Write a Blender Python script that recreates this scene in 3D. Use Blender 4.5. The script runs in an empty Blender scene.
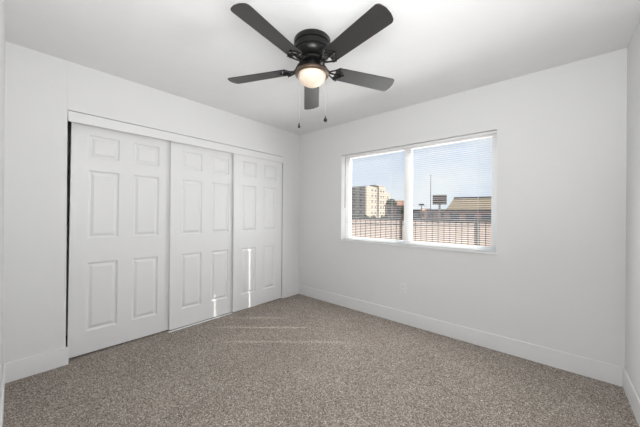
import bpy, bmesh, math, random
from mathutils import Vector, Matrix
random.seed(7)
R = math.radians
scene = bpy.context.scene
COL = scene.collection

# ------------------------------------------------------------------ measured place
CX, CZ = 2.946, 1.227            # camera position (x, height); y = 0
Y0 = 2.895                       # window wall
XR = 3.342                       # right wall
YN = -0.042                      # near wall
H = 2.44                         # ceiling
YAW = R(41.06)
FWD = Vector((-math.sin(YAW), math.cos(YAW), 0))
RGT = Vector((math.cos(YAW), math.sin(YAW), 0))

# ------------------------------------------------------------------ camera
cam = bpy.data.cameras.new('camera')
cam_o = bpy.data.objects.new('camera', cam)
COL.objects.link(cam_o)
cam.sensor_width = 36.0
cam.lens = 267.5 / 640 * 36
cam.clip_start = 0.01
cam.clip_end = 1500
cam.shift_y = 0.0008
cam_o.matrix_world = (Matrix.Translation((CX, 0, CZ)) @ Matrix.Rotation(YAW, 4, 'Z')
                      @ Matrix.Rotation(R(90), 4, 'X') @ Matrix.Rotation(R(0.45), 4, 'Z'))
scene.camera = cam_o

# ------------------------------------------------------------------ sky
world = bpy.data.worlds.new('sky')
scene.world = world
world.use_nodes = True
nt = world.node_tree
nt.nodes.clear()
wo = nt.nodes.new('ShaderNodeOutputWorld')
bg = nt.nodes.new('ShaderNodeBackground')
tc = nt.nodes.new('ShaderNodeTexCoord')
mp = nt.nodes.new('ShaderNodeMapping'); mp.inputs['Scale'].default_value = (1.0, 1.0, 2.6)
ns = nt.nodes.new('ShaderNodeTexNoise'); ns.inputs['Scale'].default_value = 2.6; ns.inputs['Detail'].default_value = 6
cr = nt.nodes.new('ShaderNodeValToRGB')
cr.color_ramp.elements[0].position = 0.46; cr.color_ramp.elements[0].color = (0, 0, 0, 1)
cr.color_ramp.elements[1].position = 0.66; cr.color_ramp.elements[1].color = (1, 1, 1, 1)
sx = nt.nodes.new('ShaderNodeSeparateXYZ')
gr = nt.nodes.new('ShaderNodeValToRGB')
gr.color_ramp.elements[0].position = 0.0; gr.color_ramp.elements[0].color = (0.74, 0.79, 0.88, 1)
gr.color_ramp.elements[1].position = 0.6; gr.color_ramp.elements[1].color = (0.42, 0.57, 0.84, 1)
mx = nt.nodes.new('ShaderNodeMixRGB'); mx.inputs['Color2'].default_value = (0.86, 0.88, 0.91, 1)
nt.links.new(tc.outputs['Generated'], mp.inputs['Vector'])
nt.links.new(mp.outputs['Vector'], ns.inputs['Vector'])
nt.links.new(ns.outputs['Fac'], cr.inputs['Fac'])
nt.links.new(tc.outputs['Generated'], sx.inputs['Vector'])
nt.links.new(sx.outputs['Z'], gr.inputs['Fac'])
nt.links.new(cr.outputs['Color'], mx.inputs['Fac'])
nt.links.new(gr.outputs['Color'], mx.inputs['Color1'])
nt.links.new(mx.outputs['Color'], bg.inputs['Color'])
bg.inputs['Strength'].default_value = 1.08
nt.links.new(bg.outputs['Background'], wo.inputs['Surface'])

# ------------------------------------------------------------------ sun, large lights, exposure
sun = bpy.data.lights.new('sun', 'SUN')
sun.energy = 10.0; sun.angle = R(0.35); sun.color = (1, 0.95, 0.87)
sun_o = bpy.data.objects.new('sun', sun); COL.objects.link(sun_o)
sun_dir = Vector((-0.747, -0.665, -0.772))       # direction the light travels
sun_o.rotation_euler = sun_dir.to_track_quat('-Z', 'Y').to_euler()
sun_o.location = (20, 25, 30)

def area(name, loc, direction, sxx, syy, power, color):
    l = bpy.data.lights.new(name, 'AREA'); l.shape = 'RECTANGLE'
    l.size = sxx; l.size_y = syy; l.energy = power; l.color = color
    o = bpy.data.objects.new(name, l); COL.objects.link(o)
    o.location = loc
    o.rotation_euler = Vector(direction).to_track_quat('-Z', 'Y').to_euler()
    return o
area('window_fill', (1.68, Y0 - 0.18, 1.35), (0, -1, -0.28), 1.70, 0.95, 15.5, (0.98, 0.988, 1.0))  # added fill inside the window, brightens the room beyond real daylight
area('outside_fill', (1.68, Y0 + 0.145, 1.44), (0, -1, 0.0), 1.70, 1.08, 6, (0.97, 0.985, 1.0))  # added boost outside the glass, lifts slats and window returns
area('hall_fill', (2.62, -1.15, 1.35), (-0.1, 1, 0.0), 1.7, 1.9, 27, (0.985, 0.99, 1.0))  # added fill behind the camera
area('ceiling_fill', (2.80, 0.22, 1.62), (-0.30, 0.30, 1.0), 0.7, 0.7, 19, (0.98, 0.988, 1.0))  # added fill aimed at the ceiling, stands in for bounced flash
area('closet_fill', (3.05, 0.30, 1.45), (-0.9, 0.2, 0.8), 0.7, 0.7, 16.5, (0.98, 0.988, 1.0))  # second added fill, angled to brighten the closet wall

vs = scene.view_settings
vs.view_transform = 'Standard'; vs.look = 'None'; vs.gamma = 1.0; vs.exposure = 0.0
vs.use_curve_mapping = False

# ------------------------------------------------------------------ materials
def mat(name, col, rough=0.6, spec=0.5, metal=0.0, var=0.0, vscale=20, bump=0.0, bscale=200, emit=None, estr=0, coord='Object'):
    m = bpy.data.materials.new(name); m.use_nodes = True
    n = m.node_tree; b = n.nodes['Principled BSDF']
    b.inputs['Roughness'].default_value = rough
    b.inputs['Metallic'].default_value = metal
    b.inputs['Specular IOR Level'].default_value = spec
    t = n.nodes.new('ShaderNodeTexCoord')
    no = n.nodes.new('ShaderNodeTexNoise'); no.inputs['Scale'].default_value = vscale; no.inputs['Detail'].default_value = 4
    n.links.new(t.outputs[coord], no.inputs['Vector'])
    r = n.nodes.new('ShaderNodeValToRGB')
    a = [max(0, c * (1 - var)) for c in col]; z = [min(1, c * (1 + var)) for c in col]
    r.color_ramp.elements[0].position = 0.3; r.color_ramp.elements[0].color = (*a, 1)
    r.color_ramp.elements[1].position = 0.7; r.color_ramp.elements[1].color = (*z, 1)
    n.links.new(no.outputs['Fac'], r.inputs['Fac'])
    n.links.new(r.outputs['Color'], b.inputs['Base Color'])
    if bump:
        nb = n.nodes.new('ShaderNodeTexNoise'); nb.inputs['Scale'].default_value = bscale; nb.inputs['Detail'].default_value = 3
        bp = n.nodes.new('ShaderNodeBump'); bp.inputs['Strength'].default_value = bump; bp.inputs['Distance'].default_value = 0.003
        n.links.new(t.outputs[coord], nb.inputs['Vector'])
        n.links.new(nb.outputs['Fac'], bp.inputs['Height'])
        n.links.new(bp.outputs['Normal'], b.inputs['Normal'])
    if emit:
        b.inputs['Emission Color'].default_value = (*emit, 1)
        b.inputs['Emission Strength'].default_value = estr
    return m

M = {}
M['wall'] = mat('wall_paint', (0.76, 0.76, 0.757), 0.75, 0.25, var=0.006, vscale=3, bump=0.12, bscale=90)
M['ceiling'] = mat('ceiling_paint', (0.83, 0.83, 0.825), 0.85, 0.2, var=0.01, vscale=6, bump=0.3, bscale=60)
M['trim'] = mat('trim_paint', (0.80, 0.80, 0.798), 0.4, 0.4, var=0.004)
M['door'] = mat('door_paint', (0.775, 0.775, 0.772), 0.42, 0.4, var=0.004, bump=0.03, bscale=40)
M['vinyl'] = mat('white_vinyl', (0.92, 0.92, 0.92), 0.35, 0.45, var=0.003)
M['slat'] = mat('blind_white', (0.86, 0.865, 0.87), 0.4, 0.4, var=0.003)
M['cord'] = mat('cord_white', (0.8, 0.8, 0.8), 0.8, 0.1, var=0.02)
M['wand'] = mat('wand_grey', (0.22, 0.225, 0.23), 0.25, 0.5, var=0.02)
M['black'] = mat('fan_black', (0.007, 0.0068, 0.0065), 0.33, 0.35, var=0.1)
M['bronze'] = mat('fan_fitter_bronze', (0.11, 0.072, 0.05), 0.3, 0.5, metal=0.4, var=0.1)
M['chain'] = mat('chain_steel', (0.50, 0.49, 0.47), 0.4, 0.5, metal=0.6, var=0.05)
M['screw'] = mat('screw_steel', (0.22, 0.215, 0.21), 0.3, 0.5, metal=1, var=0.05)
M['plate'] = mat('outlet_plastic', (0.78, 0.78, 0.775), 0.35, 0.45, var=0.003)
M['slot'] = mat('outlet_slot', (0.2, 0.2, 0.2), 0.6, 0.3, var=0.02)
M['globe'] = mat('frosted_glass', (0.62, 0.56, 0.49), 0.35, 0.5, var=0.03, vscale=18, emit=(1.0, 0.72, 0.46), estr=0.33)
M['iron'] = mat('fence_iron', (0.10, 0.085, 0.075), 0.5, 0.4, var=0.15, vscale=8)
M['lot'] = mat('dirt_lot', (0.30, 0.215, 0.165), 0.95, 0.1, var=0.12, vscale=0.25, bump=0.2, bscale=3)
M['cream'] = mat('stucco_cream', (0.446, 0.397, 0.329), 0.9, 0.1, var=0.04, vscale=0.4)
M['taupe_shade'] = mat('stucco_taupe_shade', (0.285, 0.260, 0.236), 0.9, 0.1, var=0.05, vscale=0.4)  # stucco darkened: shade of the unlit wing is put into the colour
M['winglass'] = mat('far_window_glass', (0.12, 0.12, 0.13), 0.2, 0.5, var=0.1)
M['tanroof'] = mat('tan_roof', (0.25, 0.185, 0.11), 0.9, 0.1, var=0.12, vscale=0.5)
M['tile'] = mat('clay_roof', (0.310, 0.167, 0.112), 0.9, 0.1, var=0.12, vscale=0.6)
M['pink'] = mat('stucco_pink', (0.310, 0.205, 0.167), 0.9, 0.1, var=0.06, vscale=0.4)
M['salmon'] = mat('stucco_salmon', (0.434, 0.298, 0.236), 0.9, 0.1, var=0.06, vscale=0.4)
M['brown'] = mat('dark_brown', (0.074, 0.053, 0.043), 0.8, 0.2, var=0.15, vscale=0.8)
M['sign'] = mat('sign_brown', (0.093, 0.062, 0.046), 0.6, 0.3, var=0.2, vscale=0.8)
M['post'] = mat('sign_post', (0.341, 0.291, 0.248), 0.7, 0.2, var=0.06)
M['leaf'] = mat('leaf_green', (0.068, 0.074, 0.037), 0.9, 0.1, var=0.35, vscale=2.0)
M['bark'] = mat('bark', (0.20, 0.14, 0.10), 0.95, 0.1, var=0.2, vscale=3)
M['road'] = mat('asphalt', (0.136, 0.124, 0.118), 0.95, 0.1, var=0.08, vscale=0.4)
M['blockwall'] = mat('block_wall', (0.260, 0.205, 0.174), 0.95, 0.1, var=0.08, vscale=0.8)

def blade_material():
    m = bpy.data.materials.new('fan_blade_espresso'); m.use_nodes = True
    n = m.node_tree; b = n.nodes['Principled BSDF']
    t = n.nodes.new('ShaderNodeTexCoord')
    mp = n.nodes.new('ShaderNodeMapping'); mp.inputs['Scale'].default_value = (2, 45, 2)
    no = n.nodes.new('ShaderNodeTexNoise'); no.inputs['Scale'].default_value = 3; no.inputs['Detail'].default_value = 5
    r = n.nodes.new('ShaderNodeValToRGB')
    r.color_ramp.elements[0].position = 0.3; r.color_ramp.elements[0].color = (0.013, 0.012, 0.011, 1)
    r.color_ramp.elements[1].position = 0.75; r.color_ramp.elements[1].color = (0.024, 0.021, 0.019, 1)
    n.links.new(t.outputs['Object'], mp.inputs['Vector']); n.links.new(mp.outputs['Vector'], no.inputs['Vector'])
    n.links.new(no.outputs['Fac'], r.inputs['Fac']); n.links.new(r.outputs['Color'], b.inputs['Base Color'])
    b.inputs['Roughness'].default_value = 0.42
    b.inputs['Specular IOR Level'].default_value = 0.75
    return m
M['blade'] = blade_material()

def glass_material():
    m = bpy.data.materials.new('clear_glass'); m.use_nodes = True
    n = m.node_tree; n.nodes.clear()
    o = n.nodes.new('ShaderNodeOutputMaterial'); mix = n.nodes.new('ShaderNodeMixShader')
    tr = n.nodes.new('ShaderNodeBsdfTransparent'); tr.inputs['Color'].default_value = (0.95, 0.97, 0.97, 1)
    gl = n.nodes.new('ShaderNodeBsdfGlossy'); gl.inputs['Roughness'].default_value = 0.02
    mix.inputs['Fac'].default_value = 0.03
    n.links.new(tr.outputs[0], mix.inputs[1]); n.links.new(gl.outputs[0], mix.inputs[2]); n.links.new(mix.outputs[0], o.inputs[0])
    return m
M['glass'] = glass_material()

def carpet_material():
    m = bpy.data.materials.new('speckled_carpet'); m.use_nodes = True
    n = m.node_tree; b = n.nodes['Principled BSDF']
    L = n.links.new
    t = n.nodes.new('ShaderNodeTexCoord')
    v = n.nodes.new('ShaderNodeTexVoronoi'); v.inputs['Scale'].default_value = 215; v.inputs['Randomness'].default_value = 1
    L(t.outputs['Object'], v.inputs['Vector'])
    wn = n.nodes.new('ShaderNodeSeparateColor'); L(v.outputs['Color'], wn.inputs['Color'])
    r = n.nodes.new('ShaderNodeValToRGB')
    e = r.color_ramp.elements
    e[0].position = 0.0; e[0].color = (0.09, 0.074, 0.062, 1)
    e[1].position = 1.0; e[1].color = (0.70, 0.64, 0.58, 1)
    q = e.new(0.22); q.color = (0.215, 0.182, 0.156, 1)
    q = e.new(0.60); q.color = (0.315, 0.272, 0.238, 1)
    q = e.new(0.85); q.color = (0.44, 0.39, 0.345, 1)
    L(wn.outputs['Red'], r.inputs['Fac'])
    # broad pile shading: brushed patches
    n2 = n.nodes.new('ShaderNodeTexNoise'); n2.inputs['Scale'].default_value = 2.2; n2.inputs['Detail'].default_value = 3
    L(t.outputs['Object'], n2.inputs['Vector'])
    n3 = n.nodes.new('ShaderNodeTexNoise'); n3.inputs['Scale'].default_value = 38; n3.inputs['Detail'].default_value = 3
    L(t.outputs['Object'], n3.inputs['Vector'])
    mr = n.nodes.new('ShaderNodeMapRange'); mr.inputs['From Min'].default_value = 0.3; mr.inputs['From Max'].default_value = 0.7
    mr.inputs['To Min'].default_value = 0.99; mr.inputs['To Max'].default_value = 1.13
    L(n2.outputs['Fac'], mr.inputs['Value'])
    mr2 = n.nodes.new('ShaderNodeMapRange'); mr2.inputs['From Min'].default_value = 0.3; mr2.inputs['From Max'].default_value = 0.7
    mr2.inputs['To Min'].default_value = 0.93; mr2.inputs['To Max'].default_value = 1.07
    L(n3.outputs['Fac'], mr2.inputs['Value'])
    mm = n.nodes.new('ShaderNodeMath'); mm.operation = 'MULTIPLY'
    L(mr.outputs[0], mm.inputs[0]); L(mr2.outputs[0], mm.inputs[1])
    vm = n.nodes.new('ShaderNodeVectorMath'); vm.operation = 'SCALE'
    L(r.outputs['Color'], vm.inputs[0]); L(mm.outputs[0], vm.inputs['Scale'])
    L(vm.outputs[0], b.inputs['Base Color'])
    bp = n.nodes.new('ShaderNodeBump'); bp.inputs['Strength'].default_value = 0.6; bp.inputs['Distance'].default_value = 0.006
    L(v.outputs['Distance'], bp.inputs['Height']); bp.invert = True
    L(bp.outputs['Normal'], b.inputs['Normal'])
    b.inputs['Roughness'].default_value = 1.0
    b.inputs['Specular IOR Level'].default_value = 0.05
    return m
M['carpet'] = carpet_material()

# ------------------------------------------------------------------ mesh helpers
def bx(bm, x0, x1, y0, y1, z0, z1, mtx=None):
    vs_ = [bm.verts.new(p) for p in ((x0, y0, z0), (x1, y0, z0), (x1, y1, z0), (x0, y1, z0),
                                     (x0, y0, z1), (x1, y0, z1), (x1, y1, z1), (x0, y1, z1))]
    if mtx is not None:
        for v in vs_: v.co = mtx @ v.co
    for f in ((0, 3, 2, 1), (4, 5, 6, 7), (0, 1, 5, 4), (1, 2, 6, 5), (2, 3, 7, 6), (3, 0, 4, 7)):
        bm.faces.new([vs_[i] for i in f])
    return vs_

def lathe(bm, prof, seg=48, cx=0, cy=0):
    rings = []
    for r_, z in prof:
        if r_ < 1e-6:
            rings.append([bm.verts.new((cx, cy, z))])
        else:
            rings.append([bm.verts.new((cx + r_ * math.cos(2 * math.pi * i / seg), cy + r_ * math.sin(2 * math.pi * i / seg), z)) for i in range(seg)])
    for a, b in zip(rings, rings[1:]):
        for i in range(seg):
            j = (i + 1) % seg
            if len(a) == 1 and len(b) == 1: continue
            if len(a) == 1: bm.faces.new((a[0], b[i], b[j]))
            elif len(b) == 1: bm.faces.new((a[i], a[j], b[0]))
            else: bm.faces.new((a[i], a[j], b[j], b[i]))

def tube(bm, pts, rad, seg=8):
    pts = [Vector(p) for p in pts]
    rings = []
    for i, p in enumerate(pts):
        d = (pts[min(i + 1, len(pts) - 1)] - pts[max(i - 1, 0)]).normalized()
        up = Vector((0, 0, 1)) if abs(d.z) < 0.9 else Vector((1, 0, 0))
        a = d.cross(up).normalized(); b = d.cross(a).normalized()
        rr = rad[i] if isinstance(rad, (list, tuple)) else rad
        rings.append([bm.verts.new(p + a * rr * math.cos(2 * math.pi * k / seg) + b * rr * math.sin(2 * math.pi * k / seg)) for k in range(seg)])
    for A, B in zip(rings, rings[1:]):
        for k in range(seg):
            bm.faces.new((A[k], A[(k + 1) % seg], B[(k + 1) % seg], B[k]))
    bm.faces.new(rings[0]); bm.faces.new(rings[-1])

def prism(bm, outline, z0, z1, mtx=None):
    a = [bm.verts.new((x, y, z0)) for x, y in outline]
    b = [bm.verts.new((x, y, z1)) for x, y in outline]
    if mtx is not None:
        for v in a + b: v.co = mtx @ v.co
    bm.faces.new(list(reversed(a))); bm.faces.new(b)
    for i in range(len(a)):
        j = (i + 1) % len(a)
        bm.faces.new((a[i], a[j], b[j], b[i]))

def obj(name, bm, m, parent=None, bevel=0, smooth=False, seg=2):
    bmesh.ops.recalc_face_normals(bm, faces=bm.faces)
    me = bpy.data.meshes.new(name); bm.to_mesh(me); bm.free()
    o = bpy.data.objects.new(name, me); COL.objects.link(o)
    me.materials.append(m)
    if smooth:
        for p in me.polygons: p.use_smooth = True
        try: me.set_sharp_from_angle(angle=R(40))
        except Exception: pass
    if bevel:
        md = o.modifiers.new('bevel', 'BEVEL'); md.width = bevel; md.segments = seg; md.limit_method = 'ANGLE'; md.angle_limit = R(40)
    if parent: o.parent = parent
    return o

def struct(name, bm, m, parent=None, **k):
    o = obj(name, bm, m, parent, **k)
    if parent is None: o['kind'] = 'structure'
    return o

def tag(o, label, cat, group=None):
    o['label'] = label; o['category'] = cat
    if group: o['group'] = group
    return o

def thing(name, label, cat, loc=(0, 0, 0), rotz=0, group=None):
    o = bpy.data.objects.new(name, None); COL.objects.link(o)
    o.empty_display_size = 0.1
    o.location = loc; o.rotation_euler = (0, 0, rotz)
    return tag(o, label, cat, group)

def at(px, dist):
    """ground point seen in picture column px at a horizontal distance (for laying out what lies outside)"""
    b = YAW - math.atan((px - 320) / 267.5)
    return CX - dist * math.sin(b), dist * math.cos(b)

# ================================================================== THE ROOM
T = 0.15
bm = bmesh.new(); bx(bm, -0.75, XR + 0.02, -1.5, Y0 + 0.02, -0.12, 0); struct('floor', bm, M['carpet'])
bm = bmesh.new(); bx(bm, -0.90, XR + 0.16, -1.62, Y0 + T, H, H + 0.15); struct('ceiling', bm, M['ceiling'])

# window wall with its opening
WX0, WX1, WZ0, WZ1 = 0.799, 2.558, 0.876, 2.014
bm = bmesh.new()
bx(bm, -0.9, WX0, Y0, Y0 + T, -0.12, H)
bx(bm, WX1, XR + T, Y0, Y0 + T, -0.12, H)
bx(bm, WX0, WX1, Y0, Y0 + T, -0.12, WZ0)
bx(bm, WX0, WX1, Y0, Y0 + T, WZ1, H)
struct('wall_window', bm, M['wall'])

# closet wall: opening 0.284..2.562, head at 2.045
CY0, CY1, CH = 0.284, 2.562, 2.05
bm = bmesh.new()
bx(bm, -0.13, 0, -0.16, CY0, 0, H)
bx(bm, -0.13, 0, CY1, Y0, 0, H)
bx(bm, -0.13, 0.003, CY0, CY1, CH, H)
struct('wall_closet', bm, M['wall'])
bm = bmesh.new()
bx(bm, -0.75, -0.70, -0.16, Y0, 0, H)
bx(bm, -0.70, -0.13, -0.16, -0.08, 0, H)
struct('wall_closet_back', bm, M['wall'])

bm = bmesh.new(); bx(bm, XR, XR + T, -1.62, Y0, -0.12, H); struct('wall_right', bm, M['wall'])

# near wall with the doorway the picture is taken from
DX0, DX1, DH = 2.40, 3.20, 2.05
bm = bmesh.new()
bx(bm, 0, DX0, YN - 0.12, YN, 0, H)
bx(bm, DX1, XR, YN - 0.12, YN, 0, H)
bx(bm, DX0, DX1, YN - 0.12, YN, DH, H)
struct('wall_near', bm, M['wall'])
bm = bmesh.new(); bx(bm, 1.55, XR, -1.62, -1.5, -0.12, H); struct('wall_hall', bm, M['wall'])
bm = bmesh.new(); bx(bm, 1.43, 1.55, -1.62, YN - 0.12, -0.12, H); struct('wall_hall_end', bm, M['wall'])

# skirting
BB = 0.142
def baseboard(name, pts, nrm):
    """pts: the two ends on the wall line, nrm: direction into the room"""
    (x0, y0), (x1, y1) = pts
    bm = bmesh.new()
    tx, ty = nrm[0] * 0.011, nrm[1] * 0.011
    bx(bm, min(x0, x1, x0 + tx, x1 + tx), max(x0, x1, x0 + tx, x1 + tx),
       min(y0, y1, y0 + ty, y1 + ty), max(y0, y1, y0 + ty, y1 + ty), 0.0, BB)
    return struct(name, bm, M['trim'], bevel=0.003)
baseboard('baseboard_closet_left', ((0, YN), (0, CY0 + 0.017)), (1, 0))
baseboard('baseboard_closet_right', ((0, CY1 + 0.055), (0, Y0)), (1, 0))
baseboard('baseboard_window', ((0.011, Y0), (XR - 0.011, Y0)), (0, -1))
baseboard('baseboard_right', ((XR, YN), (XR, Y0)), (-1, 0))
baseboard('baseboard_near', ((0.011, YN), (DX0 - 0.06, YN)), (0, 1))

# closet fascia: one long board let into the wall over the doors
bm = bmesh.new(); bx(bm, -0.010, 0.005, CY0 + 0.003, CY1 - 0.016, 1.960, CH - 0.006)
struct('trim_1', bm, M['door'], bevel=0.0015)
bm = bmesh.new(); bx(bm, -0.010, 0.000, CY1 - 0.013, CY1, 1.955, CH - 0.002)
struct('trim_2', bm, M['door'], bevel=0.0015)
# upper track behind it and the white floor strip under the middle door
bm = bmesh.new(); bx(bm, -0.122, -0.011, CY0 + 0.002, CY1 - 0.002, 1.992, CH - 0.002)
struct('trim_3', bm, M['trim'])
bm = bmesh.new(); bx(bm, -0.030, -0.006, 1.050, 1.772, 0.0, 0.007)
struct('trim_4', bm, M['trim'], bevel=0.002)

# ------------------------------------------------------------------ six-panel sliding doors
def panel_door(name, y0, xf, w=0.772, z0=0.009, z1=1.988, th=0.0245):
    """moulded door; face at x = xf looking to +x"""
    bm = bmesh.new()
    st, mu = 0.112, 0.113
    pw = (w - 2 * st - mu) / 2
    ys = [0, st, st + pw, st + pw + mu, st + 2 * pw + mu, w]
    zs = [z0, 0.199, 0.786, 0.998, 1.584, 1.695, 1.889, z1]
    X = lambda d: xf + d
    grid = {}
    def V(x, y, z):
        k = (round(x, 5), round(y, 5), round(z, 5))
        if k not in grid: grid[k] = bm.verts.new((x, y0 + y, z))
        return grid[k]
    for i in range(5):
        for j in range(7):
            a, b, c, d = ys[i], ys[i + 1], zs[j], zs[j + 1]
            if i in (1, 3) and j in (1, 3, 5):
                # sticking, sunk field, then the raised centre
                loops = [(0, 0), (0.007, -0.009), (0.014, -0.012), (0.020, -0.012), (0.040, -0.002)]
                prev = None
                for ins, dep in loops:
                    cur = [V(X(dep), a + ins, c + ins), V(X(dep), b - ins, c + ins), V(X(dep), b - ins, d - ins), V(X(dep), a + ins, d - ins)]
                    if prev:
                        for k in range(4):
                            bm.faces.new((prev[k], prev[(k + 1) % 4], cur[(k + 1) % 4], cur[k]))
                    prev = cur
                bm.faces.new(prev)
            else:
                bm.faces.new((V(xf, a, c), V(xf, b, c), V(xf, b, d), V(xf, a, d)))
    # sides and back
    xb = xf - th
    for i in range(5):
        for zz in (z0, z1):
            bm.faces.new((V(xf, ys[i], zz), V(xf, ys[i + 1], zz), V(xb, ys[i + 1], zz), V(xb, ys[i], zz)))
    for j in range(7):
        for yy in (0, w):
            bm.faces.new((V(xf, yy, zs[j]), V(xf, yy, zs[j + 1]), V(xb, yy, zs[j + 1]), V(xb, yy, zs[j])))
    for i in range(5):
        for j in range(7):
            bm.faces.new((V(xb, ys[i], zs[j]), V(xb, ys[i + 1], zs[j]), V(xb, ys[i + 1], zs[j + 1]), V(xb, ys[i], zs[j + 1])))
    return struct(name, bm, M['door'], bevel=0.0015)
d1 = panel_door('door_1', 0.301, -0.069)
# the left door hangs slightly out of plumb: the dark gap widens towards the top
for v in d1.data.vertices:
    y, z = v.co.y - 1.065, v.co.z - 0.009
    a_ = R(0.42)
    v.co.y = 1.065 + y * math.cos(a_) + z * math.sin(a_)
    v.co.z = 0.009 - y * math.sin(a_) + z * math.cos(a_)
panel_door('door_2', 1.070, -0.041)
panel_door('door_3', 1.780, -0.010)

# ------------------------------------------------------------------ window
FY0, FY1 = Y0 + 0.085, Y0 + 0.13
GX0, GXa, GXb, GX1 = 0.879, 1.642, 1.725, 2.504
GZ0, GZ1 = 0.926, 1.978
bm = bmesh.new()
bx(bm, WX0, GX0, FY0, FY1, WZ0, WZ1)
bx(bm, GX1, WX1, FY0, FY1, WZ0, WZ1)
bx(bm, GX0, GX1, FY0, FY1, WZ0, GZ0)
bx(bm, GX0, GX1, FY0, FY1, GZ1, WZ1)
win = struct('window_1', bm, M['vinyl'], bevel=0.002)
bm = bmesh.new(); bx(bm, GXa, GXb, FY0 - 0.004, FY1, GZ0, GZ1)
obj('mullion', bm, M['vinyl'], win, bevel=0.002)
for a, b in ((GX0, GXa), (GXb, GX1)):
    bm = bmesh.new(); bx(bm, a - 0.004, b + 0.004, Y0 + 0.108, Y0 + 0.112, GZ0 - 0.004, GZ1 + 0.004)
    obj('pane', bm, M['glass'], win)
bm = bmesh.new(); bx(bm, WX0 + 0.001, WX1 - 0.001, Y0, FY0 - 0.001, WZ0 + 0.0005, WZ0 + 0.010)
bx(bm, WX0 - 0.012, WX1 + 0.010, Y0 - 0.016, Y0 - 0.0002, WZ0 - 0.008, WZ0 + 0.010)
obj('sill', bm, M['trim'], win, bevel=0.003)

for xa, xb in ((WX0 + 0.0003, WX0 + 0.003), (WX1 - 0.003, WX1 - 0.0003)):  # white liners added so the window returns look closer to sunlit
    bm = bmesh.new(); bx(bm, xa, xb, Y0 - 0.001, FY0 - 0.0005, WZ0 + 0.0105, WZ1 - 0.0005)
    obj('bright_liner', bm, M['vinyl'], win)

# ------------------------------------------------------------------ mini blinds
def slat_mesh(w, holes):
    """curved slat with a routed slot at every ladder cord"""
    bm = bmesh.new()
    n = 6; wd = 0.025; t = 0.0007
    xs = [0]
    for h in holes: xs += [h - 0.0085, h + 0.0085]
    xs.append(w)
    def V(x, u, dz): return bm.verts.new((x, u * wd, 0.0016 * (1 - 4 * u * u) + dz))
    for k in range(len(xs) - 1):
        a, b = xs[k], xs[k + 1]
        for (u0, u1) in (((-0.5, 0.5),) if k % 2 == 0 else ((-0.5, -0.38), (0.38, 0.5))):
            m = n if k % 2 == 0 else 1
            T_ = [(V(a, u0 + (u1 - u0) * i / m, t), V(b, u0 + (u1 - u0) * i / m, t)) for i in range(m + 1)]
            B_ = [(V(a, u0 + (u1 - u0) * i / m, 0), V(b, u0 + (u1 - u0) * i / m, 0)) for i in range(m + 1)]
            for i in range(m):
                bm.faces.new((T_[i][0], T_[i][1], T_[i + 1][1], T_[i + 1][0]))
                bm.faces.new((B_[i][0], B_[i + 1][0], B_[i + 1][1], B_[i][1]))
                bm.faces.new((T_[i][0], T_[i + 1][0], B_[i + 1][0], B_[i][0]))
                bm.faces.new((T_[i][1], B_[i][1], B_[i + 1][1], T_[i + 1][1]))
            bm.faces.new((T_[0][0], B_[0][0], B_[0][1], T_[0][1]))
            bm.faces.new((T_[m][0], T_[m][1], B_[m][1], B_[m][0]))
    return bm

def make_blind(x0, x1, label, wand, cords):
    w = x1 - x0
    yb = Y0 + 0.048
    zb = WZ0 + 0.012
    root = thing('window_blind', label, 'blind', (x0, yb, zb), group='mini blinds in the window')
    top = WZ1 - 0.002 - zb
    bm = bmesh.new(); bx(bm, -0.004, w + 0.004, -0.017, 0.015, top - 0.022, top)
    obj('headrail', bm, M['slat'], root, bevel=0.002)
    bm = bmesh.new(); bx(bm, 0, w, -0.013, 0.013, 0.0, 0.012)
    obj('bottom_rail', bm, M['slat'], root, bevel=0.003)
    z = 0.024; first = None; k = 0
    while z < top - 0.034:
        if first is None:
            s = obj('slat', slat_mesh(w, [c - x0 for c in cords]), M['slat'], root, smooth=True); first = s
        else:
            s = first.copy(); COL.objects.link(s); s.parent = root
        s.location = (0, 0, z); s.rotation_euler = (R(4), 0, 0)
        z += 0.0208; k += 1
    for cx_ in cords:
        bm = bmesh.new()
        for yy in (-0.0135, 0.0135):
            tube(bm, [(cx_ - x0, yy, 0.006), (cx_ - x0, yy, top - 0.02)], 0.0007, 6)
        obj('ladder_cord', bm, M['cord'], root)
    if wand:
        bm = bmesh.new()
        tube(bm, [(0.012, -0.024, top - 0.030), (0.012, -0.027, top - 0.10), (0.012, -0.027, top - 0.70)], 0.0035, 8)
        tube(bm, [(0.012, -0.016, top - 0.018), (0.012, -0.024, top - 0.018), (0.012, -0.024, top - 0.032)], 0.002, 6)
        obj('tilt_wand', bm, M['wand'], root, smooth=True)
    return root
make_blind(0.835, 1.625, 'white slatted mini blind lowered over the left window pane, slats open, wand at its left', True, (1.03, 1.51))
make_blind(1.667, 2.546, 'white slatted mini blind over the right window pane, in front of the sign outside', False, (1.91, 2.40))

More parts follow.
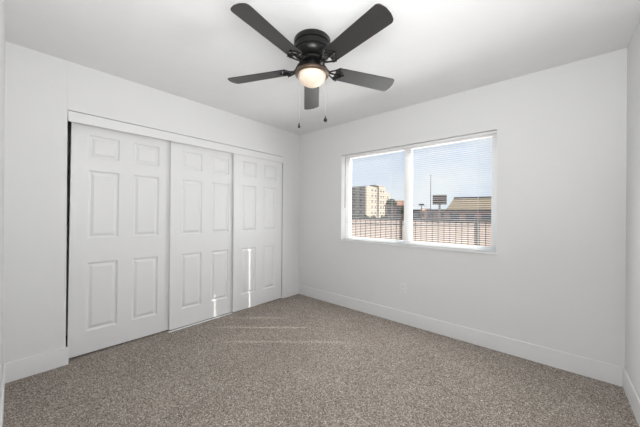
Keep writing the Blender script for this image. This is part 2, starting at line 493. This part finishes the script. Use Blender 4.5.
# ------------------------------------------------------------------ wall outlet
ox, oz = 1.678, 0.395
t = thing('wall_outlet', 'white duplex power outlet low on the wall under the window', 'outlet', (ox, Y0, oz))
bm = bmesh.new(); bx(bm, -0.035, 0.035, -0.006, -0.0003, -0.057, 0.057)
obj('cover_plate', bm, M['plate'], t, bevel=0.004)
for zc in (0.02, -0.02):
    bm = bmesh.new()
    ol = [(0.0165 * math.cos(a) * 1.05, max(-0.0135, min(0.0135, 0.0175 * math.sin(a)))) for a in [2 * math.pi * i / 24 for i in range(24)]]
    prism(bm, ol, 0.0, 0.0022, Matrix.Translation((0, -0.006, zc)) @ Matrix.Rotation(R(90), 4, 'X'))
    s = obj('socket', bm, M['plate'], t)
    bm = bmesh.new()
    bx(bm, -0.0075, -0.0055, -0.0086, -0.0080, zc - 0.001, zc + 0.008)
    bx(bm, 0.0055, 0.0075, -0.0086, -0.0080, zc - 0.001, zc + 0.007)
    bx(bm, -0.002, 0.002, -0.0086, -0.0080, zc - 0.010, zc - 0.006)
    obj('slots', bm, M['slot'], s)
bm = bmesh.new(); lathe(bm, [(0, -0.001), (0.003, -0.001), (0.003, 0.0015), (0, 0.0018)], 12)
for v in bm.verts: v.co = Matrix.Translation((0, -0.0065, 0)) @ (Matrix.Rotation(R(90), 4, 'X') @ v.co)
obj('screw', bm, M['plate'], t)

# ------------------------------------------------------------------ ceiling fan
fc = Vector((CX, 0, 0)) + FWD * 1.872 + RGT * (-0.063)
fan = thing('ceiling_fan', 'black five-blade ceiling fan with a lit frosted globe, hugging the white ceiling', 'ceiling fan', (fc.x, fc.y, H))
ZB = 2.237 - H
TILT = Matrix.Rotation(R(-2.2), 4, RGT)     # the blade set hangs a little out of level          # blade level, below the ceiling
bm = bmesh.new()
lathe(bm, [(0, 0.0), (0.122, 0.0), (0.127, -0.006), (0.127, -0.036), (0.120, -0.040), (0.120, -0.048), (0.127, -0.052),
           (0.126, -0.078), (0.118, -0.084), (0.118, -0.090), (0.122, -0.094), (0.116, -0.112), (0.096, -0.128), (0.080, -0.134), (0, -0.134)], 64)
obj('motor_housing', bm, M['black'], fan, smooth=True)
bm = bmesh.new()
lathe(bm, [(0, -0.134), (0.074, -0.134), (0.088, -0.140), (0.090, -0.156), (0.080, -0.164), (0, -0.164)], 48)
obj('flywheel', bm, M['black'], fan, smooth=True)
bm = bmesh.new()
lathe(bm, [(0, -0.164), (0.060, -0.164), (0.062, -0.175), (0.062, -0.205), (0.055, -0.212), (0, -0.212)], 48)
obj('switch_housing', bm, M['black'], fan, smooth=True)
bm = bmesh.new()
lathe(bm, [(0.0, -0.206), (0.058, -0.207), (0.090, -0.212), (0.112, -0.222), (0.119, -0.234), (0.117, -0.243), (0.108, -0.248), (0.097, -0.243), (0.090, -0.228), (0, -0.222)], 64)
obj('light_fitter', bm, M['bronze'], fan, smooth=True)
bm = bmesh.new()
pr = [(0.093, -0.236)]
for i in range(0, 13):
    a = R(90) * i / 12
    pr.append((0.096 * math.cos(a), -0.246 - 0.074 * math.sin(a)))
pr[-1] = (0, -0.320)
lathe(bm, pr, 64)
obj('globe', bm, M['globe'], fan, smooth=True)

PH = -2.08
def blade_outline():
    r0, r1 = 0.175, 0.650
    w0, w1 = 0.058, 0.069
    pts = []
    c = 0.028
    pts += [(r0 + 0.012, -w0 + 0.0), (r0, -w0 + 0.016)]
    pts += [(r0, w0 - 0.016), (r0 + 0.012, w0)]
    # outer end: gently convex with rounded corners
    for i in range(7):
        a = R(90) - R(80) * i / 6
        pts.append((r1 - 0.006 - c + c * math.cos(a), w1 - c + c * math.sin(a)))
    pts.append((r1 + 0.001, 0.02)); pts.append((r1 + 0.001, -0.02))
    for i in range(7):
        a = -R(10) - R(80) * i / 6
        pts.append((r1 - 0.006 - c + c * math.cos(a), -(w1 - c) + c * math.sin(a)))
    return pts
for a in (0, 72, 144, -144, -72):
    al = R(a + PH)
    d = FWD * math.cos(al) + RGT * math.sin(al)
    ang = math.atan2(d.y, d.x)
    # clockwise edge (seen from above) is raised
    mt = TILT @ Matrix.Rotation(ang, 4, 'Z') @ Matrix.Translation((0, 0, ZB)) @ Matrix.Rotation(R(-12.5), 4, 'X')
    bm = bmesh.new()
    prism(bm, blade_outline(), 0, 0.006)
    b = obj('blade', bm, M['blade'], fan, bevel=0.0015)
    b.matrix_local = mt
    # blade iron: neck from the flywheel, opening into two curved arms on a pad below the blade
    bm = bmesh.new()
    neck = [(0.070, 0, 0.049), (0.095, 0, 0.040), (0.115, 0, 0.012), (0.130, 0, -0.002)]
    tube(bm, neck, [0.012, 0.011, 0.010, 0.010], 10)
    for s in (-1, 1):
        tube(bm, [(0.118, 0, -0.002), (0.135, s * 0.020, -0.005), (0.160, s * 0.034, -0.005), (0.190, s * 0.036, -0.0045), (0.215, s * 0.022, -0.0045), (0.228, 0, -0.0045)], 0.0052, 8)
        tube(bm, [(0.160, s * 0.034, -0.005), (0.178, s * 0.048, -0.0045), (0.200, s * 0.052, -0.0045)], [0.005, 0.006, 0.007], 8)
    tube(bm, [(0.128, 0, -0.003), (0.17, 0, -0.005), (0.205, 0, -0.0045), (0.240, 0, -0.0045)], [0.007, 0.005, 0.006, 0.008], 8)
    iron = obj('blade_iron', bm, M['black'], fan, smooth=True)
    iron.matrix_local = mt
    for sx_, sy_ in ((0.200, 0.052), (0.200, -0.052), (0.238, 0)):
        bm = bmesh.new(); lathe(bm, [(0, -0.0155), (0.003, -0.015), (0.0045, -0.0125), (0.0045, -0.010), (0, -0.010)], 12, sx_, sy_)
        obj('screw', bm, M['screw'], iron, smooth=True)

def pull_chain(off_r, off_f, ztop, zbot, kind):
    p = RGT * off_r + FWD * off_f
    bm = bmesh.new()
    z = ztop
    tube(bm, [(p.x, p.y, ztop), (p.x, p.y, zbot)], 0.0010, 6)
    while z > zbot:
        lathe(bm, [(0, z + 0.0017), (0.0019, z + 0.0010), (0.0019, z - 0.0010), (0, z - 0.0017)], 6, p.x, p.y)
        z -= 0.0048
    lathe(bm, [(0, ztop - 0.086), (0.0028, ztop - 0.089), (0.0028, ztop - 0.097), (0, ztop - 0.100)], 8, p.x, p.y)
    ch = obj('pull_chain', bm, M['chain'], fan)
    bm = bmesh.new()
    if kind == 'cone':
        prof = [(0, 0.004), (0.0022, 0.003), (0.003, -0.006), (0.006, -0.024), (0.0085, -0.036), (0.008, -0.042), (0, -0.044)]
    else:
        prof = [(0, 0.004), (0.0025, 0.003), (0.0035, -0.006), (0.006, -0.014), (0.0115, -0.024), (0.0135, -0.033), (0.0115, -0.042), (0.006, -0.047), (0, -0.048)]
    lathe(bm, [(r_, z_ * 0.78 + zbot) for r_, z_ in prof], 16, p.x, p.y)
    obj('pendant', bm, M['black'], ch, smooth=True)
pull_chain(-0.084, -0.055, -0.236, 1.845 - H, 'cone')
pull_chain(0.095, -0.045, -0.236, 1.893 - H, 'ball')

# ================================================================== OUTSIDE
G = -0.2
bm = bmesh.new(); bx(bm, -260, 160, Y0 + T + 0.01, 420, G - 0.5, G); struct('ground', bm, M['lot'])
bm = bmesh.new(); bx(bm, -200, 150, 62, 71, G, G + 0.02); struct('road', bm, M['road'])

# iron fence
def fence():
    P0 = Vector((*at(346, 6.0), 0)); P1 = Vector((*at(498, 6.05), 0))
    def solve(px, D):  # point in column px whose distance in front of the wall plane is D
        b = YAW - math.atan((px - 320) / 267.5)
        return Vector((CX - D * math.tan(b), D, 0))
    P0 = solve(349, 5.12); P1 = solve(492, 6.25)
    d = (P1 - P0); L = d.length; d.normalize()
    s0, s1 = -1.1, L + 1.2
    root = thing('iron_fence', 'dark iron picket fence with flat top rail outside the window', 'fence', (P0.x, P0.y, G), math.atan2(d.y, d.x))
    zt, zr, zl = 1.135 - G, 1.010 - G, 0.18
    for z in (zt, zr, zl):
        bm = bmesh.new(); bx(bm, s0, s1, -0.014, 0.014, z - 0.012, z + 0.012); obj('rail', bm, M['iron'], root)
    s = s0 + 0.03; k = 0; first = None
    posts = []
    for px in (401, 476):
        b = YAW - math.atan((px - 320) / 267.5); rx, ry = -math.sin(b), math.cos(b)
        ex, ey = P0.x - CX, P0.y            # P0 + s d = cam + t r
        posts.append((rx * ey - ry * ex) / (d.x * ry - d.y * rx) * 1.0)
    for q in posts:
        bm = bmesh.new(); bx(bm, q - 0.03, q + 0.03, -0.03, 0.03, 0, zt + 0.03); obj('post', bm, M['iron'], root)
    while s < s1:
        if min(abs(s - q) for q in posts) < 0.05:
            s += 0.03; continue
        bm = bmesh.new()
        if first is None:
            bx(bm, -0.008, 0.008, -0.008, 0.008, 0.06, zt)
            first = obj('picket', bm, M['iron'], root); first.location = (s, 0, 0)
        else:
            bm.free(); c = first.copy(); COL.objects.link(c); c.parent = root; c.location = (s, 0, 0)
        s += 0.112; k += 1
fence()

# apartment block: corner toward the lot, west wing's shade put into its darker colour
ax, ay = at(365, 120)
apt = thing('apartment_building', 'tall cream apartment block with rows of small windows seen through the left pane', 'building', (ax, ay, G))
Ht = 14.0
bm = bmesh.new(); bx(bm, -8.3, 0, 0.05, 11, 0, Ht); obj('wing', bm, M['taupe_shade'], apt)
bm = bmesh.new(); bx(bm, -8.0, 0.25, 0.6, 9.6, 0, Ht + 0.1); obj('wall', bm, M['cream'], apt)
bm = bmesh.new(); bx(bm, -8.0, -0.9, 9.6, 12.0, 0, Ht + 0.3); obj('stair_recess', bm, M['brown'], apt)
bm = bmesh.new(); bx(bm, -8.0, 0.25, 12.0, 18.5, 0, Ht + 0.9); obj('wall', bm, M['cream'], apt)
bm = bmesh.new(); bx(bm, -8.0, 0.25, 18.5, 23.0, 0, Ht - 1.8); obj('wall', bm, M['cream'], apt)
bm = bmesh.new(); bx(bm, -3.0, 0.1, 9.0, 17.0, Ht + 0.9, Ht + 1.3); obj('parapet', bm, M['taupe_shade'], apt)
for fl in range(5):
    z = 1.6 + fl * 2.6
    for yy in (5.2, 8.2, 13.5, 16.0, 20.5):
        if yy > 18.5 and fl == 4: continue
        bm = bmesh.new(); bx(bm, 0.2, 0.32, yy, yy + 0.9, z, z + 1.1); obj('window', bm, M['winglass'], apt)
    for xx in (-7.2, -3.6):
        bm = bmesh.new(); bx(bm, xx, xx + 2.6, -0.5, 0.05, z - 0.5, z + 0.45); b = obj('balcony', bm, M['taupe_shade'], apt)
        bm = bmesh.new(); bx(bm, xx + 0.8, xx + 1.8, -0.02, 0.06, z + 0.5, z + 1.4); obj('window', bm, M['winglass'], apt)

def house(name, px, dist, wdt, dep, hw, hr, wm, rm, label, rot=0, hip=2.0, over=0.5, wins=3):
    x, y = at(px, dist)
    t = thing(name, label, 'building', (x, y, G), rot)
    bm = bmesh.new(); bx(bm, -wdt / 2, wdt / 2, 0, dep, 0, hw); obj('wall', bm, wm, t)
    if hr > 0.05:
        bm = bmesh.new()
        e = [(-wdt / 2 - over, -over, hw), (wdt / 2 + over, -over, hw), (wdt / 2 + over, dep + over, hw), (-wdt / 2 - over, dep + over, hw)]
        r_ = [(-wdt / 2 + hip, dep / 2, hw + hr), (wdt / 2 - hip, dep / 2, hw + hr)]
        v = [bm.verts.new(p) for p in e + r_]
        for f in ((0, 1, 5, 4), (1, 2, 5), (2, 3, 4, 5), (3, 0, 4), (3, 2, 1, 0)): bm.faces.new([v[i] for i in f])
        obj('roof', bm, rm, t)
    else:
        bm = bmesh.new(); bx(bm, -wdt / 2 - 0.15, wdt / 2 + 0.15, -0.15, dep + 0.15, hw, hw + 0.25); obj('roof', bm, rm, t)
    for i in range(wins):
        xx = -wdt / 2 + wdt * (i + 0.5) / wins
        bm = bmesh.new(); bx(bm, xx - 0.6, xx + 0.6, -0.06, 0.05, hw * 0.35, hw * 0.78); obj('window', bm, M['winglass'], t)
    return t
house('house', 398.5, 96, 9, 9, 4.6, 1.9, M['blockwall'], M['tile'], 'low house with a clay-coloured roof beside the tall apartment block', R(28), hip=2.2)
house('house', 426, 92, 4.6, 6, 2.6, 0.9, M['salmon'], M['tile'], 'small salmon house left of the thin tall pole', R(24), hip=1.0, wins=2)
house('garage', 415.5, 80, 2.6, 5, 2.7, 0.0, M['brown'], M['brown'], 'dark brown flat-roofed garage at the left edge of the right window pane', R(24), wins=1)
house('shop', 441.5, 76, 7.6, 5, 2.6, 0.0, M['pink'], M['brown'], 'low reddish flat-roofed building behind the foot of the sign', R(18), wins=3)
# long building with a tan roof
hx, hy = at(483, 56)
hall = thing('hall_building', 'long low building with a broad tan pitched roof, at the right of the window', 'building', (hx, hy, G), R(10))
bm = bmesh.new(); bx(bm, -4.9, 7.5, 0, 12, 0, 2.45); obj('wall', bm, M['pink'], hall)
bm = bmesh.new()
v = [bm.verts.new(p) for p in ((-6.0, -0.6, 2.4), (8, -0.6, 2.4), (8, 12.6, 2.4), (-6.0, 12.6, 2.4), (-5.0, 4.0, 4.75), (8, 4.0, 4.75), (8, 8.0, 4.75), (-5.0, 8.0, 4.75))]
for f in ((0, 1, 5, 4), (1, 2, 6, 5), (2, 3, 7, 6), (3, 0, 4, 7), (4, 5, 6, 7), (3, 2, 1, 0)): bm.faces.new([v[i] for i in f])
obj('roof', bm, M['tanroof'], hall)
bm = bmesh.new(); bx(bm, -5.0, 8, 3.9, 8.1, 4.7, 5.0); obj('ridge_cap', bm, M['brown'], hall)
bm = bmesh.new(); bx(bm, -6.05, 8.05, -0.65, -0.55, 2.1, 2.45); obj('gutter', bm, M['brown'], hall)
for xx in (-4.5, -2, 0.5, 3, 5.5):
    bm = bmesh.new(); bx(bm, xx - 0.7, xx + 0.7, -0.05, 0.05, 0.4, 1.6); obj('window', bm, M['winglass'], hall)

# roadside sign on its post
sx0, sy0 = at(439.5, 52)
sg = thing('roadside_sign', 'dark brown rectangular sign on a single pale post outside', 'sign', (sx0, sy0, G), R(22))
zt = 1.227 - G + 20.3 * 46.8 / 267.5
zb = 1.227 - G + 10.7 * 46.8 / 267.5
bm = bmesh.new(); bx(bm, -1.13, 1.13, -0.2, 0.2, zb, zt); obj('sign_panel', bm, M['sign'], sg, bevel=0.02)
bm = bmesh.new()
for z in (zb + 0.45, zb + 1.0, zb + 1.5): bx(bm, -1.05, 1.05, -0.23, -0.19, z, z + 0.10)
obj('panel_strips', bm, M['post'], sg)
bm = bmesh.new(); bx(bm, -0.17, 0.17, -0.14, 0.14, 0, zb); obj('post', bm, M['post'], sg)
# tall thin pole
px_, py_ = at(430.5, 70)
bm = bmesh.new(); tube(bm, [(0, 0, 0), (0, 0, 11.2)], [0.11, 0.05], 10)
tube(bm, [(0, 0, 0), (0, 0, 0.3)], [0.2, 0.2], 10)
o = obj('street_pole', bm, M['road'], smooth=True); o.location = (px_, py_, G)
tag(o, 'thin tall dark pole standing left of the roadside sign', 'pole')

# shrubs and trees
def crown(bm, cx_, cy_, cz_, r_, n, squash=0.8):
    for i in range(n):
        a = random.uniform(0, 6.283); e = random.uniform(-0.6, 1.0); q = random.uniform(0.2, 0.8) * r_
        p = Vector((cx_ + q * math.cos(a) * math.cos(e), cy_ + q * math.sin(a) * math.cos(e), cz_ + q * math.sin(e) * squash))
        res = bmesh.ops.create_icosphere(bm, subdivisions=2, radius=r_ * random.uniform(0.3, 0.5), matrix=Matrix.Translation(p))
        for v in res['verts']: v.co += (v.co - p) * random.uniform(-0.28, 0.28)
def tree(name, px, dist, h, r_, label, cat='tree', group=None):
    x, y = at(px, dist)
    t = thing(name, label, cat, (x, y, G), group=group)
    bm = bmesh.new(); crown(bm, 0, 0, h - r_, r_, 14); obj('foliage', bm, M['leaf'], t)
    bm = bmesh.new(); tube(bm, [(0, 0, 0), (0.05, 0, h - r_)], [0.07 * r_ + 0.06, 0.05], 8)
    obj('trunk', bm, M['bark'], t)
    return t
tree('tree', 391, 86, 6.6, 1.7, 'dark tree against the right side of the apartment block')
tree('tree', 402.5, 88, 4.0, 1.4, 'small dark tree just left of the window mullion')
for px, d_, h_, r_, lab in ((353, 78, 1.6, 1.1, 'leftmost dark shrub at the foot of the apartment block'),
                       (359, 77, 1.35, 1.0, 'second dark shrub from the left at the foot of the apartment block'),
                       (366, 79, 1.5, 1.0, 'dark shrub below the corner of the apartment block'),
                       (373, 77, 1.3, 1.0, 'dark shrub below the small windows of the apartment block'),
                       (384, 78, 1.5, 1.1, 'dark shrub at the right foot of the apartment block')):
    tree('shrub', px, d_, h_, r_, lab, 'shrub', 'shrubs at the foot of the apartment block')
# palm
px_, py_ = at(421.3, 82)
pl = thing('palm_tree', 'small distant palm tree above the low roofs in the right pane', 'palm tree', (px_, py_, G))
bm = bmesh.new(); tube(bm, [(0, 0, 0), (0.1, 0, 2.2), (0.05, 0, 4.1)], [0.2, 0.15, 0.12], 8); obj('trunk', bm, M['bark'], pl)
bm = bmesh.new()
for i in range(14):
    a = i * 2.4; l = random.uniform(0.7, 0.95); up = random.uniform(0.1, 0.6)
    c, s = math.cos(a), math.sin(a)
    pts = [(0.05 + c * l * q, s * l * q, 4.1 + up * math.sin(q * 2.6) - 0.35 * q * q) for q in (0, 0.33, 0.66, 1)]
    tube(bm, pts, [0.05, 0.10, 0.09, 0.02], 5)
obj('fronds', bm, M['leaf'], pl)
# low block wall along the far edge of the lot
bm = bmesh.new(); bx(bm, -90, 60, 57.0, 57.25, G, G + 0.55)
o = obj('block_wall', bm, M['blockwall']); tag(o, 'low brownish block wall along the far edge of the dirt lot', 'wall')
